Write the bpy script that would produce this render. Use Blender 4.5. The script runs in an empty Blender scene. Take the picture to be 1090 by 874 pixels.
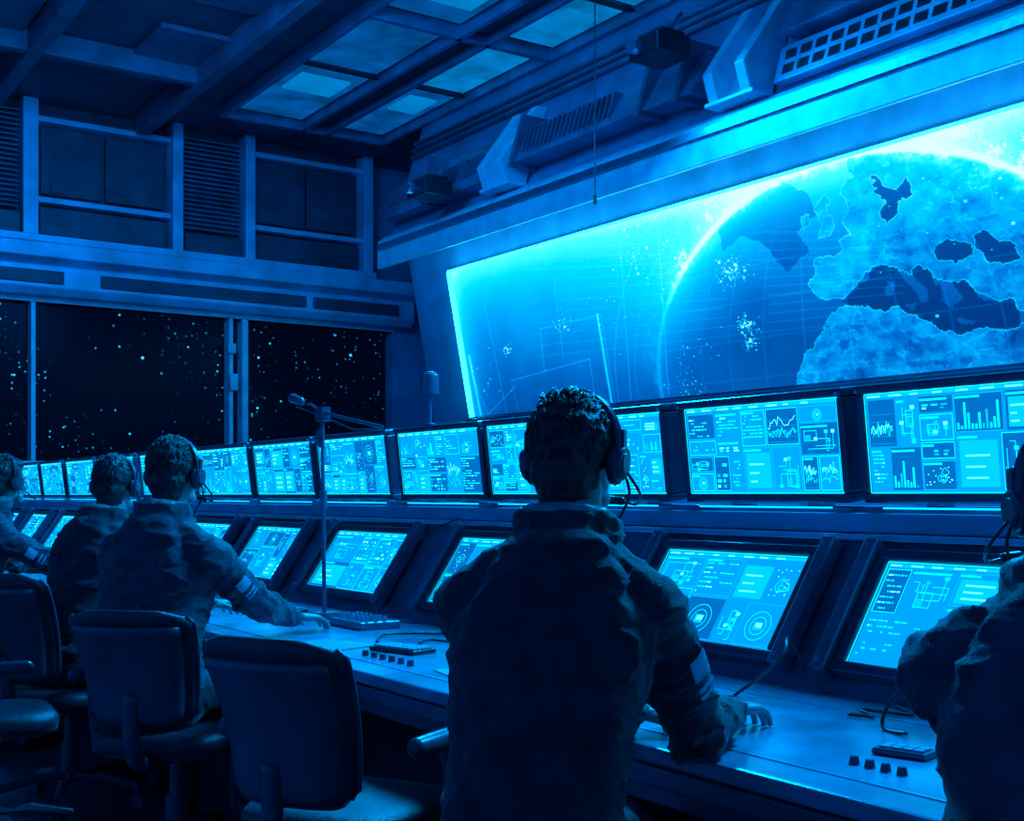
import bpy, math, random
import numpy as np
from mathutils import Vector, Matrix, noise
R=math.radians
H=1.28
F=1298.0
sc=bpy.context.scene
col=sc.collection
try:
    sc.view_settings.view_transform='Standard'
    sc.view_settings.look='None'
except Exception: pass

# ------------------------------------------------------------------ materials
def mat(name,c,rough=.5,metal=0.0,var=.25,scale=6.0,bump=.0,bscale=60.,spec=.5,sheen=0):
    m=bpy.data.materials.new(name); m.use_nodes=True
    nt=m.node_tree; b=nt.nodes['Principled BSDF']
    b.inputs['Roughness'].default_value=rough; b.inputs['Metallic'].default_value=metal
    b.inputs['Specular IOR Level'].default_value=spec
    if sheen:
        b.inputs['Sheen Weight'].default_value=sheen; b.inputs['Sheen Roughness'].default_value=.3
    tc=nt.nodes.new('ShaderNodeTexCoord')
    n=nt.nodes.new('ShaderNodeTexNoise'); n.inputs['Scale'].default_value=scale; n.inputs['Detail'].default_value=6
    nt.links.new(tc.outputs['Object'],n.inputs['Vector'])
    r=nt.nodes.new('ShaderNodeValToRGB')
    r.color_ramp.elements[0].position=.3; r.color_ramp.elements[1].position=.7
    r.color_ramp.elements[0].color=(*[x*(1-var) for x in c],1)
    r.color_ramp.elements[1].color=(*[min(1,x*(1+var)) for x in c],1)
    nt.links.new(n.outputs['Fac'],r.inputs['Fac']); nt.links.new(r.outputs['Color'],b.inputs['Base Color'])
    if bump>0:
        n2=nt.nodes.new('ShaderNodeTexNoise'); n2.inputs['Scale'].default_value=bscale; n2.inputs['Detail'].default_value=4
        nt.links.new(tc.outputs['Object'],n2.inputs['Vector'])
        bp=nt.nodes.new('ShaderNodeBump'); bp.inputs['Strength'].default_value=bump; bp.inputs['Distance'].default_value=.01
        nt.links.new(n2.outputs['Fac'],bp.inputs['Height']); nt.links.new(bp.outputs['Normal'],b.inputs['Normal'])
    return m
def emi(name,c,s=1.0,var=0,scale=5,nee=True):
    m=bpy.data.materials.new(name); m.use_nodes=True
    nt=m.node_tree; nt.nodes.clear()
    o=nt.nodes.new('ShaderNodeOutputMaterial'); e=nt.nodes.new('ShaderNodeEmission')
    e.inputs['Color'].default_value=(*c,1); e.inputs['Strength'].default_value=s
    nt.links.new(e.outputs[0],o.inputs[0])
    if not nee:
        try: m.cycles.emission_sampling='NONE'
        except Exception: pass
    if var:
        tc=nt.nodes.new('ShaderNodeTexCoord'); n=nt.nodes.new('ShaderNodeTexNoise'); n.inputs['Scale'].default_value=scale; n.inputs['Detail'].default_value=5
        nt.links.new(tc.outputs['Object'],n.inputs['Vector'])
        mr=nt.nodes.new('ShaderNodeMapRange'); mr.inputs['From Min'].default_value=.3; mr.inputs['From Max'].default_value=.7
        mr.inputs['To Min'].default_value=s*(1-var); mr.inputs['To Max'].default_value=s*(1+var)
        nt.links.new(n.outputs['Fac'],mr.inputs['Value']); nt.links.new(mr.outputs[0],e.inputs['Strength'])
    return m
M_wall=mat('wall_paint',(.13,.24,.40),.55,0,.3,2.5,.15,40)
M_wallb=mat('bulkhead_paint',(.15,.27,.43),.45,0,.25,2.5,.12,40)
M_panel=mat('wall_panel_metal',(.34,.56,.80),.42,.2,.25,3,.1,60)
M_brk=mat('bracket_enamel',(.50,.75,.95),.4,.1,.2,5,.05,60)
M_dark=mat('dark_panel',(.045,.072,.12),.5,.1,.35,3,.1,50)
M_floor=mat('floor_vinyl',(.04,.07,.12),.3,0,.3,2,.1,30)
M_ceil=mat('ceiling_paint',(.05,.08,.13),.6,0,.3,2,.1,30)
M_cbeam=mat('ceiling_beam_metal',(.08,.13,.21),.45,.1,.3,3,.1,50)
M_duct=mat('duct_metal',(.16,.27,.42),.35,.3,.3,4,.08,80)
M_cons=mat('console_metal',(.11,.18,.28),.28,.3,.3,4,.08,80)
M_desk=mat('desk_laminate',(.22,.37,.54),.20,.15,.35,5,.06,90)
M_bezel=mat('monitor_bezel',(.06,.10,.16),.26,.3,.2,8,.03,100)
M_black=mat('black_plastic',(.015,.024,.04),.28,0,.2,10)
M_rub=mat('rubber_cable',(.03,.045,.06),.3,0,.2,10)
M_jack=mat('jacket_fabric',(.018,.032,.055),.6,0,.45,20,.5,260,.3,.6)
M_jack2=mat('jacket_fabric_worn',(.032,.056,.095),.6,0,.45,20,.5,260,.3,.6)
M_trou=mat('trouser_fabric',(.02,.032,.05),.8,0,.3,14,.3,200,.2,.3)
M_skin=mat('skin',(.30,.29,.30),.42,0,.12,20,.1,150,.45)
M_hair=mat('hair',(.010,.014,.022),.36,0,.4,60,.5,300,.6)
M_eyew=mat('eye_white',(.7,.7,.7),.2,0,.02,5)
M_iris=mat('eye_iris',(.02,.05,.08),.15,0,.2,80)
M_lip=mat('lips',(.25,.15,.15),.45,0,.1,30)
M_shoe=mat('shoe_leather',(.015,.02,.03),.4,0,.2,20)
M_seat=mat('chair_upholstery',(.020,.035,.06),.40,0,.3,12,.3,160,.45,.3)
M_chr=mat('chair_frame_plastic',(.05,.08,.13),.3,.1,.2,10)
M_met=mat('brushed_steel',(.35,.55,.75),.3,.9,.2,20)
M_patch=mat('fabric_patch',(.35,.52,.68),.7,0,.3,80)
M_key=mat('key_caps',(.25,.40,.55),.4,0,.3,40)
E_bg=emi('display_background',(0,.36,.98),1.15)
E_pan=emi('display_panel_dark',(0,.15,.54),1.15,nee=False)
E_mid=emi('display_panel_mid',(0,.60,1.1),1.15,nee=False)
E_br=emi('display_lines',(.0,.92,1.15),1.6,nee=False)
E_wh=emi('display_bright',(.10,1.0,1.1),2.1,nee=False)
E_strip=emi('led_strip',(.01,.60,1.0),11.0)
E_desk_fill=emi('added_desk_fill_emission',(0,.36,1.0),3.5)  # emission of the added strips that brighten the desk
E_wall_fill=emi('added_wall_glow_emission',(0,.36,1.0),8)  # emission of the added strip that makes the screen wall glow
E_ceil=emi('light_diffuser',(0.0,.085,.34),.85,.45,3)
E_ceilb=emi('light_diffuser_bright',(0.0,.19,.56),.9,.35,3)

# ------------------------------------------------------------------ mesh builder
class MB:
    def __init__(s): s.v=[]; s.f=[]; s.m=[]
    def add(s,vs,fs,m=0,T=None):
        o=len(s.v)
        for p in vs:
            p=Vector(p)
            s.v.append(tuple(T@p) if T is not None else tuple(p))
        for f in fs: s.f.append(tuple(i+o for i in f)); s.m.append(m)
    def box(s,a,b,m=0,T=None):
        x0,y0,z0=a;x1,y1,z1=b
        s.add([(x0,y0,z0),(x1,y0,z0),(x1,y1,z0),(x0,y1,z0),(x0,y0,z1),(x1,y0,z1),(x1,y1,z1),(x0,y1,z1)],
              [(0,3,2,1),(4,5,6,7),(0,1,5,4),(1,2,6,5),(2,3,7,6),(3,0,4,7)],m,T)
    def prism(s,prof,y0,y1,m=0):
        n=len(prof)
        vs=[(x,y0,z) for x,z in prof]+[(x,y1,z) for x,z in prof]
        fs=[(i,(i+1)%n,(i+1)%n+n,i+n) for i in range(n)]
        fs.append(tuple(range(n-1,-1,-1))); fs.append(tuple(range(n,2*n)))
        s.add(vs,fs,m)
    def loft(s,rings,m=0,T=None):
        n=len(rings[0]); vs=[p for r in rings for p in r]; fs=[]
        for k in range(len(rings)-1):
            for i in range(n):
                j=(i+1)%n
                fs.append((k*n+i,k*n+j,(k+1)*n+j,(k+1)*n+i))
        c0=len(vs); vs.append(tuple(sum((Vector(p) for p in rings[0]),Vector())/n))
        c1=len(vs); vs.append(tuple(sum((Vector(p) for p in rings[-1]),Vector())/n))
        L=(len(rings)-1)*n
        for i in range(n):
            j=(i+1)%n
            fs.append((j,i,c0)); fs.append((L+i,L+j,c1))
        s.add(vs,fs,m,T)
    def frame(s,d):
        d=Vector(d).normalized(); a=Vector((0,0,1)) if abs(d.z)<.9 else Vector((1,0,0))
        u=d.cross(a).normalized(); w=u.cross(d).normalized() 
        return u,w,d
    def cyl(s,p0,p1,r0,r1=None,m=0,seg=16,T=None):
        if r1 is None:r1=r0
        p0=Vector(p0);p1=Vector(p1);u,w,d=s.frame(p1-p0)
        rg=lambda p,r:[tuple(p+u*math.cos(2*math.pi*i/seg)*r+w*math.sin(2*math.pi*i/seg)*r) for i in range(seg)]
        s.loft([rg(p0,r0),rg(p1,r1)],m,T)
    def capsule(s,p0,p1,r0,r1,m=0,seg=16,T=None,k=4):
        p0=Vector(p0);p1=Vector(p1);u,w,d=s.frame(p1-p0)
        rg=lambda p,r:[tuple(p+u*math.cos(2*math.pi*i/seg)*r+w*math.sin(2*math.pi*i/seg)*r) for i in range(seg)]
        rs=[]
        for i in range(k):
            a=math.pi/2*(1-(i+.3)/k); rs.append(rg(p0-d*r0*math.sin(a),r0*math.cos(a)))
        rs.append(rg(p0,r0)); rs.append(rg(p1,r1))
        for i in range(k-1,-1,-1):
            a=math.pi/2*(1-(i+.3)/k); rs.append(rg(p1+d*r1*math.sin(a),r1*math.cos(a)))
        s.loft(rs,m,T)
    def ell(s,c,r,m=0,seg=20,rings=12,T=None):
        c=Vector(c); rs=[]
        for k in range(rings):
            a=math.pi*(k+.5)/rings; 
            rs.append([(c.x+r[0]*math.sin(a)*math.cos(2*math.pi*i/seg),c.y+r[1]*math.sin(a)*math.sin(2*math.pi*i/seg),c.z-r[2]*math.cos(a)) for i in range(seg)])
        s.loft(rs,m,T)
    def tube(s,pts,r,m=0,seg=8,T=None):
        pts=[Vector(p) for p in pts]; rs=[]; pu=None
        for i,p in enumerate(pts):
            d=(pts[min(i+1,len(pts)-1)]-pts[max(i-1,0)]).normalized()
            if pu is None: u,w,_=s.frame(d)
            else:
                u=(pu-d*pu.dot(d)).normalized(); w=d.cross(u)
            pu=u
            rr=r[i] if isinstance(r,(list,tuple)) else r
            rs.append([tuple(p+u*math.cos(2*math.pi*k/seg)*rr+w*math.sin(2*math.pi*k/seg)*rr) for k in range(seg)])
        s.loft(rs,m,T)
    def obj(s,name,mats,parent=None,smooth=False,bevel=0,world=True):
        me=bpy.data.meshes.new(name); me.from_pydata(s.v,[],s.f); 
        for mm in (mats if isinstance(mats,(list,tuple)) else [mats]): me.materials.append(mm)
        me.polygons.foreach_set('material_index',s.m)
        if smooth: me.polygons.foreach_set('use_smooth',[True]*len(s.f))
        me.update()
        o=bpy.data.objects.new(name,me); col.objects.link(o)
        if parent is not None:
            o.parent=parent
            if world: o.matrix_parent_inverse=Matrix.LocRotScale(parent.location,parent.rotation_euler,None).inverted()
        if bevel>0:
            b=o.modifiers.new('bevel','BEVEL'); b.width=bevel; b.segments=2; b.limit_method='ANGLE'; b.angle_limit=R(40)
        return o
def empty(name,loc=(0,0,0),rz=0):
    e=bpy.data.objects.new(name,None); e.empty_display_size=.1; col.objects.link(e)
    e.location=loc; e.rotation_euler=(0,0,rz); return e
def catmull(P,n=8):
    P=[Vector(p) for p in P]; Q=[P[0]]+P+[P[-1]]; out=[]
    for i in range(1,len(Q)-2):
        for k in range(n):
            t=k/n; a,b,c,d=Q[i-1],Q[i],Q[i+1],Q[i+2]
            out.append(.5*((2*b)+(c-a)*t+(2*a-5*b+4*c-d)*t*t+(3*b-a-3*c+d)*t**3))
    out.append(P[-1]); return out

# ------------------------------------------------------------------ room shell
X0,X1,Y0,Y1,ZC=-2.5,8.2,-3.0,14.2,5.58
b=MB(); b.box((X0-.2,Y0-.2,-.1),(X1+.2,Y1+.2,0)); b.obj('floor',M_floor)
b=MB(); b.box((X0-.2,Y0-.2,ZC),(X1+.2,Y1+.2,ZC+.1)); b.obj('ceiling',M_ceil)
b=MB(); b.box((X1,Y0,0),(X1+.2,Y1,ZC)); b.obj('wall_right',M_wall)
b=MB(); b.box((X0-.2,Y0,0),(X0,Y1,ZC)); b.obj('wall_left',M_wall)
b=MB(); b.box((X0-.2,Y0-.2,0),(X1+.2,Y0,ZC)); b.obj('wall_back',M_wall)
ZW0,ZW1=1.66,3.43
b=MB(); b.box((X0-.2,Y1,0),(X1+.2,Y1+.2,ZW0)); b.box((X0-.2,Y1,ZW1),(X1+.2,Y1+.2,ZC)); b.box((7.78,Y1,ZW0),(X1+.2,Y1+.2,ZW1))
b.obj('wall_far',M_wall)
# window
gm=bpy.data.materials.new('window_glass'); gm.use_nodes=True; nt=gm.node_tree; nt.nodes.clear()
o=nt.nodes.new('ShaderNodeOutputMaterial'); mx=nt.nodes.new('ShaderNodeMixShader'); mx.inputs[0].default_value=.004
t_=nt.nodes.new('ShaderNodeBsdfTransparent'); g_=nt.nodes.new('ShaderNodeBsdfGlossy'); g_.inputs['Roughness'].default_value=.2
g_.inputs['Color'].default_value=(.3,.6,1,1)
nt.links.new(t_.outputs[0],mx.inputs[1]); nt.links.new(g_.outputs[0],mx.inputs[2]); nt.links.new(mx.outputs[0],o.inputs[0])
e=empty('window_1',(3,Y1,2.5))
b=MB(); b.box((X0,Y1+.10,ZW0),(7.78,Y1+.11,ZW1)); b.obj('pane',gm,e)
b=MB()
for x,w in ((-1.6,.05),(.9,.05),(3.24,.05),(5.54,.05),(5.72,.075)):
    b.box((x-w/2,Y1-.02,ZW0),(x+w/2,Y1+.16,ZW1))
b.box((5.50,Y1-.1,2.55),(5.60,Y1-.02,2.75)); b.box((5.48,Y1-.08,3.0),(5.58,Y1-.02,3.12))
b.box((X0,Y1-.04,ZW0-.05),(7.78,Y1+.18,ZW0)); b.box((X0,Y1-.04,ZW1),(7.78,Y1+.18,ZW1+.05))
b.obj('mullions',M_brk,e,bevel=.006)

def xprism(b,prof,x0,x1,m=0):
    n=len(prof); vs=[(x0,y,z) for y,z in prof]+[(x1,y,z) for y,z in prof]
    fs=[(i,(i+1)%n,(i+1)%n+n,i+n) for i in range(n)]+[tuple(range(n-1,-1,-1)),tuple(range(n,2*n))]
    b.add(vs,fs,m)
b=MB()
xprism(b,[(14.2,3.48),(14.0,3.48),(13.92,3.56),(13.92,3.80),(13.74,3.86),(13.74,4.02),(14.2,4.02)],X0,7.95)
b.obj('trim_1',M_panel,bevel=.01)
b=MB()
for a,c in ((X0+.3,.6),(.8,3.5),(3.9,6.4),(6.5,7.7)): b.box((a,13.885,3.60),(c,13.93,3.74),0)
b.obj('recess_shade_strips',M_dark,bevel=.01)  # dark strips on the band stand in for its shadowed recesses
e=empty('wall_storage_units',(4,13.9,4.8))
b=MB()
b.box((X0,14.0,4.02),(7.3,14.19,ZC))
b.obj('backing',M_dark,e)
b=MB()
posts=[(-1.9,.14),(-.2,.12),(.55,.12),(2.3,.12),(3.12,.16),(4.74,.12),(5.62,.12),(7.2,.12)]
for x,w in posts: b.box((x-w/2,13.76,4.02),(x+w/2,14.0,ZC-.01))
b.box((X0,13.74,4.02),(7.3,14.0,4.10))
for a,c in ((-1.83,-.26),(.61,2.24),(3.2,4.68),(5.68,7.14)):
    b.box((a,13.84,4.47),(c,14.0,4.53)); b.box((a,13.84,5.35),(c,14.0,5.41))
b.obj('posts',M_panel,e,bevel=.008)
b=MB()
for a,c in ((-1.8,-.3),(.65,2.2),(3.24,4.64),(5.72,7.1)):
    b.box((a,13.88,4.13),(c,14.0,4.43)); 
    n=2
    for i in range(n):
        w=(c-a)/n; b.box((a+i*w+.02,13.93,4.58),(a+(i+1)*w-.02,14.0,5.32))
        b.box((a+i*w+.12,13.91,4.6+.08*i),(a+i*w+.3,13.93,4.75+.1*i))
for a,c in ((-.12,.47),(2.38,3.02),(4.84,5.52)):
    b.box((a,13.80,4.05),(c,14.0,4.33))
b.obj('drawers',M_dark,e,bevel=.01)
b=MB()
for a,c in ((-.12,.47),(2.38,3.02),(4.84,5.52)):
    for i in range(20):
        z=4.40+i*.055
        b.add([(a,13.86,z),(c,13.86,z),(c,13.95,z+.045),(a,13.95,z+.045),(a,13.87,z-.012),(c,13.87,z-.012),(c,13.96,z+.033),(a,13.96,z+.033)],
          [(0,1,2,3),(7,6,5,4),(0,4,5,1),(1,5,6,2),(2,6,7,3),(3,7,4,0)])
b.obj('louvers',M_duct,e)

# ------------------------------------------------------------------ big screen wall
def PX(h): return 7.07-.19*(h-.85)
S0,S1=11.08,2.0
def plane(Y,h,off=0):
    n=Vector((-1,0,-.19)).normalized()
    return Vector((PX(h),Y,H+h))+n*off
b=MB()
def pp(h,o): 
    p=plane(0,h,o); return (p.x,p.z)
b.prism([(8.15,.0),(7.2,.0),(7.2,H+.70),pp(.72,-.05),pp(2.80,-.05),(8.15,H+2.80)],Y0+.02,12.0)
b.obj('wall_screen_bulkhead',M_wallb)
e=empty('video_wall_display',(7,6.5,3))
HB,HT=.845,2.375
b=MB()
def pbox(b,ya,yb,ha,hb,o0,o1,m=0):
    vs=[]
    for o in (o0,o1):
        for (y,h) in ((ya,ha),(yb,ha),(yb,hb),(ya,hb)): vs.append(tuple(plane(y,h,o)))
    b.add(vs,[(0,1,2,3),(7,6,5,4),(0,4,5,1),(1,5,6,2),(2,6,7,3),(3,7,4,0)],m)
pbox(b,S1-.1,S0+.1,HB-.13,HB-.02,-.04,.05); pbox(b,S1-.1,S0+.1,HT+.02,HT+.04,-.04,-.015)
pbox(b,S0+.02,S0+.05,HB-.02,HT+.02,-.04,-.01); pbox(b,S1-.08,S1-.02,HB-.02,HT+.02,-.04,.03)
b.obj('frame',M_bezel,e,bevel=.005)
b=MB()
pbox(b,S1,S0,HT,HT+.016,-.02,.055); pbox(b,S0,S0+.018,HB,HT,-.02,.055); pbox(b,S1-.02,S1,HB,HT,-.02,.015)
b.obj('edge_light',E_strip,e)
rng=np.random.default_rng(5)
def vnoise(x,y,seed):
    r=np.random.default_rng(seed); G=r.random((256,256))
    xi=np.floor(x).astype(int); yi=np.floor(y).astype(int); fx=x-xi; fy=y-yi
    fx=fx*fx*(3-2*fx); fy=fy*fy*(3-2*fy)
    g=lambda a,c:G[a%256,c%256]
    return (g(xi,yi)*(1-fx)+g(xi+1,yi)*fx)*(1-fy)+(g(xi,yi+1)*(1-fx)+g(xi+1,yi+1)*fx)*fy
def fbm(x,y,seed,o=5,ridge=False,gain=.6):
    s=0;a=.5;t=0
    for i in range(o):
        n=vnoise(x*2**i+i*7.3,y*2**i+i*3.1,seed+i)
        if ridge: n=1-np.abs(2*n-1)
        s=s+a*n; t+=a; a*=gain
    return s/t
def pix2plane(px,py):
    u=px+340.;v=527.-py;k=v/(.8262*u); h=7.2315*k/(1+.19*k); X=7.2315-.19*h; D=1571*X/u
    return ((D-.5635*X)/.8261,h)
NX,NT=1400,250
ys=np.linspace(S0,S1,NX); ts=np.linspace(HB,HT,NT)
YY,TT=np.meshgrid(ys,ts)
WXn=(fbm(YY*10,TT*10,40,5,gain=.65)-.5)*.11; WYn=(fbm(YY*10,TT*10,60,5,gain=.65)-.5)*.075
def inpoly(poly):
    P=[pix2plane(*p) for p in poly]
    wx=YY+WXn; wy=TT+WYn
    ins=np.zeros(YY.shape,bool); n=len(P)
    for i in range(n):
        x1,y1=P[i];x2,y2=P[(i+1)%n]
        if y1==y2: continue
        c=((y1>wy)!=(y2>wy))&(wx<(x2-x1)*(wy-y1)/(y2-y1)+x1)
        ins^=c
    return ins
land=inpoly([(912,150),(900,172),(906,188),(893,205),(902,222),(896,236),(906,246),(893,256),(898,268),(880,272),(866,276),(870,290),(862,302),(872,318),(898,319),(912,306),(922,292),(938,284),(1010,300),(1084,330),(1300,270),(1300,0),(1100,60),(960,120)])
land|=inpoly([(848,412),(852,392),(860,372),(876,352),(884,338),(896,327),(912,322),(938,330),(960,328),(976,337),(990,342),(1004,352),(1022,356),(1040,348),(1062,352),(1084,346),(1300,240),(1300,420),(1100,420)])
land|=inpoly([(866,222),(874,208),(884,214),(880,226),(890,240),(886,250),(870,252),(876,238)])|inpoly([(852,230),(862,226),(864,240),(854,244)])|inpoly([(832,178),(850,170),(856,180),(842,188)])
sea=inpoly([(896,322),(915,307),(925,292),(940,284),(953,286),(962,296),(975,312),(986,324),(992,317),(980,302),(969,288),(978,283),(990,294),(1002,306),(1008,322),(1016,330),(1022,316),(1015,302),(1026,298),(1034,306),(1040,318),(1060,322),(1078,318),(1084,330),(1082,347),(1062,352),(1040,348),(1022,356),(1004,352),(990,342),(976,337),(960,328),(940,332),(915,326)])
sea|=inpoly([(928,188),(940,197),(952,201),(962,190),(972,206),(958,214),(952,232),(942,238),(934,228),(942,214),(932,206)])|inpoly([(995,262),(1012,252),(1035,262),(1038,272),(1015,280),(998,276)])|inpoly([(1036,250),(1046,242),(1056,248),(1064,258),(1080,262),(1086,272),(1070,280),(1054,276),(1042,266)])|inpoly([(1092,225),(1104,215),(1112,240),(1104,265),(1096,250)])
sea&=~(inpoly([(944,299),(951,298),(952,314),(945,314)])|inpoly([(964,322),(980,324),(974,331)])|inpoly([(1018,338),(1036,340),(1034,344),(1019,342)]))
land&=~sea
arct=inpoly([(790,205),(830,192),(858,205),(872,225),(850,245),(862,268),(838,290),(815,262),(790,250),(770,270),(762,240)])
cY,cH,aY,bH=5.92,.93,2.13,1.46
ex=(YY-cY)/aY; ey=(TT-cH)/bH; rad=np.sqrt(ex**2+ey**2)
inside=rad<1
tt=(TT-HB)/(HT-HB)
nz=np.sqrt(np.clip(1-rad**2,0.0001,1)); lon=np.degrees(np.arctan2(ex,nz)); lat=np.degrees(np.arcsin(np.clip(ey,-1,1)))
def gl(v,step,w): return np.exp(-((np.abs((v/step+.5)%1-.5))*step/w)**2)
grid=np.maximum(gl(lon,12,.22),gl(lat,12,.22))
n1=fbm(YY*1.3,TT*1.3,7); n2=fbm(YY*14,TT*20,17,3); n3=fbm(YY*5+WXn*10,TT*9+WYn*10,27,5,True,.6); n4=fbm(YY*50,TT*50,37,2)
n5=np.abs(2*fbm(YY*4+WXn*5,TT*6+WYn*5,77,4)-1); n6=fbm(YY*2.2,TT*3,57,3)
near=np.exp(-np.clip(rad-1,0,9)*2.0)
L=.17+.42*tt**1.5+.50*near*tt+.12*(n1-.5)
L+=.32*np.exp(-((S0-YY)/.18))+.40*np.exp(-((HT-TT)/.14))
O=.17+.52*np.clip(rad,0,1)**4*np.clip(ey*.9+.15,0,1)+.30*np.clip(ey-.2,0,1)+.10*(n1-.5)
O=np.where(arct,O*.66,O)
LandL=.30+.36*(n3-.62)+.12*(n2-.5)+.30*(n6-.5)+.13*np.exp(-(n5/.03)**2)*(n2>.42)+.30*np.clip(ey,0,1)**1.6
O=np.where(land,LandL,O)
O=np.where(sea,.10+.16*np.clip(ey,0,1)**2,O)
gx,gy=np.gradient(land.astype(float)); O+=.26*((np.abs(gx)+np.abs(gy))>0)*land
O+=.055*grid
L=np.where(inside,O,L)
kk=np.clip((ey-.42)*2.0,0.05,.95)
limb=np.exp(-((rad-1)/.012)**2)*(kk*1.1+.07)
limb+=np.exp(-np.abs(rad-1)/.07)*kk*.42
L+=limb
fl=fbm(YY*9,TT*9,91,5,gain=.7); L+=np.clip(fl-.54,0,1)*9*np.exp(-((rad-1.03)/.05)**2)*kk
for (dy,k) in ((1.18,.08),(1.05,.05)):
    L+=k*np.exp(-((np.sqrt(((YY-cY-.2)/(aY*dy))**2+((TT-cH)/(bH*dy*1.1))**2)-1)/.004)**2)
for k in range(12):
    L+=.07*np.exp(-((TT-(1.25+.06*k)-(YY-6)*(.03+.012*k))/.004)**2)*(YY>5.4)*(YY<9.8)*(n1>.42)
def line(p,q,w,k):
    global L
    (a,b_),(c,d)=pix2plane(*p),pix2plane(*q); dx,dy=c-a,d-b_; ll=dx*dx+dy*dy
    t=np.clip(((YY-a)*dx+(TT-b_)*dy)/ll,0,1); ds=np.hypot(YY-a-t*dx,TT-b_-t*dy); L=L+k*np.exp(-(ds/w)**2)
for p,q in (((545,405),(628,382)),((628,382),(634,428)),((545,405),(552,436)),((575,350),(640,335)),((640,335),(655,428)),((575,350),(580,395)),((515,320),(540,440)),((500,395),(520,441)),((520,441),(550,410)),((700,235),(712,420)),((590,300),(600,380)),((660,260),(672,425))): line(p,q,.007,.12)
line((636,335),(652,432),.014,.45); line((500,380),(512,441),.02,.4)
for (px,py,sx,n) in ((540,372,.05,40),(515,405,.2,24),(600,345,.08,40),(690,268,.22,50),(778,290,.09,120),(795,345,.06,90),(800,365,.05,70),(745,375,.15,20),(650,320,.3,20),(735,410,.12,40),(760,215,.1,60),(750,205,.08,60),(1075,150,.2,60),(1040,190,.5,30)):
    cy,ch=pix2plane(px,py)
    for i in range(n):
        a=cy+rng.normal()*sx; c=ch+rng.normal()*sx*.6
        if not(HB<c<HT): continue
        j=int((S0-a)/(S0-S1)*(NX-1)); i2=int((c-HB)/(HT-HB)*(NT-1))
        w=rng.integers(1,5) if rng.random()<.3 else 2
        if 0<=j<NX-6 and 0<=i2<NT-6: L[i2:i2+max(1,w-1),j:j+w]+=.2+.5*rng.random()
L*=.95+.10*n4
L=np.clip(L,.02,1.5)
kx=[0,.1,.25,.45,.7,1.0,1.6]
Rr=np.interp(L,kx,[0,0,0,.0,.0,.06,.7]); Gg=np.interp(L,kx,[.004,.035,.13,.36,.68,.95,1.2]); Bb=np.interp(L,kx,[.03,.20,.54,.92,1.1,1.15,1.3])
verts=np.empty((NT*NX,3)); PXX=7.07-.19*(TT-.85)
verts[:,0]=PXX.ravel(); verts[:,1]=YY.ravel(); verts[:,2]=(TT+H).ravel()
idx=np.arange(NT*NX).reshape(NT,NX)
fc=np.stack([idx[:-1,:-1],idx[:-1,1:],idx[1:,1:],idx[1:,:-1]],-1).reshape(-1,4)[:,::-1]
me=bpy.data.meshes.new('screen_surface'); me.from_pydata(verts.tolist(),[],fc.tolist())
ca=me.color_attributes.new('display','FLOAT_COLOR','POINT')
ca.data.foreach_set('color',np.stack([Rr,Gg,Bb,np.ones_like(L)],-1).reshape(-1).astype(np.float32))
sm=bpy.data.materials.new('video_wall_emission'); sm.use_nodes=True; nt=sm.node_tree; nt.nodes.clear()
o=nt.nodes.new('ShaderNodeOutputMaterial'); em=nt.nodes.new('ShaderNodeEmission'); at=nt.nodes.new('ShaderNodeAttribute'); at.attribute_name='display'
em.inputs['Strength'].default_value=1.2
nt.links.new(at.outputs['Color'],em.inputs['Color']); nt.links.new(em.outputs[0],o.inputs[0])
me.materials.append(sm); so=bpy.data.objects.new('screen_surface',me); col.objects.link(so); so.parent=e
so.matrix_parent_inverse=Matrix.Translation(e.location).inverted()

b=MB(); b.prism([(6.42,H+2.50),(6.38,H+2.50),(6.38,H+2.80),(6.46,H+2.86),(7.3,H+2.86),(7.3,H+2.74),(6.6,H+2.62),(6.42,H+2.62)],Y0+.02,12.0); b.obj('trim_3',M_brk,bevel=.006)  # beam; its front lip is shaped to hide the added glow strip
b=MB(); b.prism([(6.35,H+2.70),(6.372,H+2.70),(6.372,H+2.76),(6.35,H+2.76)],Y0+.05,11.95); b.obj('trim_4',M_met)
e=empty('added_wall_glow',(6.5,5,H+2.60)); b=MB(); b.box((6.435,Y0+.05,H+2.59),(6.475,11.9,H+2.612)); b.obj('led_tube',E_wall_fill,e)  # added strip, hidden behind the lip, to give the wall a glow
b=MB(); b.prism([(6.55,H+2.87),(8.19,H+2.87),(8.19,ZC-.005),(7.0,ZC-.005)],Y0+.02,12.0); b.obj('wall_upper_bulkhead',M_wall)
def BX(z): return 6.55+(z-(H+2.87))*(.45/(ZC-.005-H-2.87))
def slopebox(b,y0,y1,z0,z1,d,m=0,d2=None):
    if d2 is None:d2=d
    b.prism([(BX(z0)-d,z0),(BX(z0)-.002,z0),(BX(z1)-.002,z1),(BX(z1)-d2,z1)],y0,y1,m)
e=empty('air_duct',(6.5,9,4.6)); b=MB()
slopebox(b,9.9,11.9,4.30,4.78,.22,0,.10); slopebox(b,6.9,9.3,4.34,4.72,.28,0,.16); slopebox(b,2.0,6.1,4.55,5.0,.24,0,.12)
b.obj('duct_body',M_duct,e,bevel=.02)
b=MB()
for y in np.arange(10.0,11.8,.09): slopebox(b,y,y+.03,4.45,4.62,.225)
for y in np.arange(7.9,9.2,.07): slopebox(b,y,y+.025,4.42,4.64,.28)
for y in (7.0,7.45,9.25,10.9): slopebox(b,y,y+.05,4.30,4.80,.31)
b.obj('duct_ribs',M_cons,e)
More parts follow.
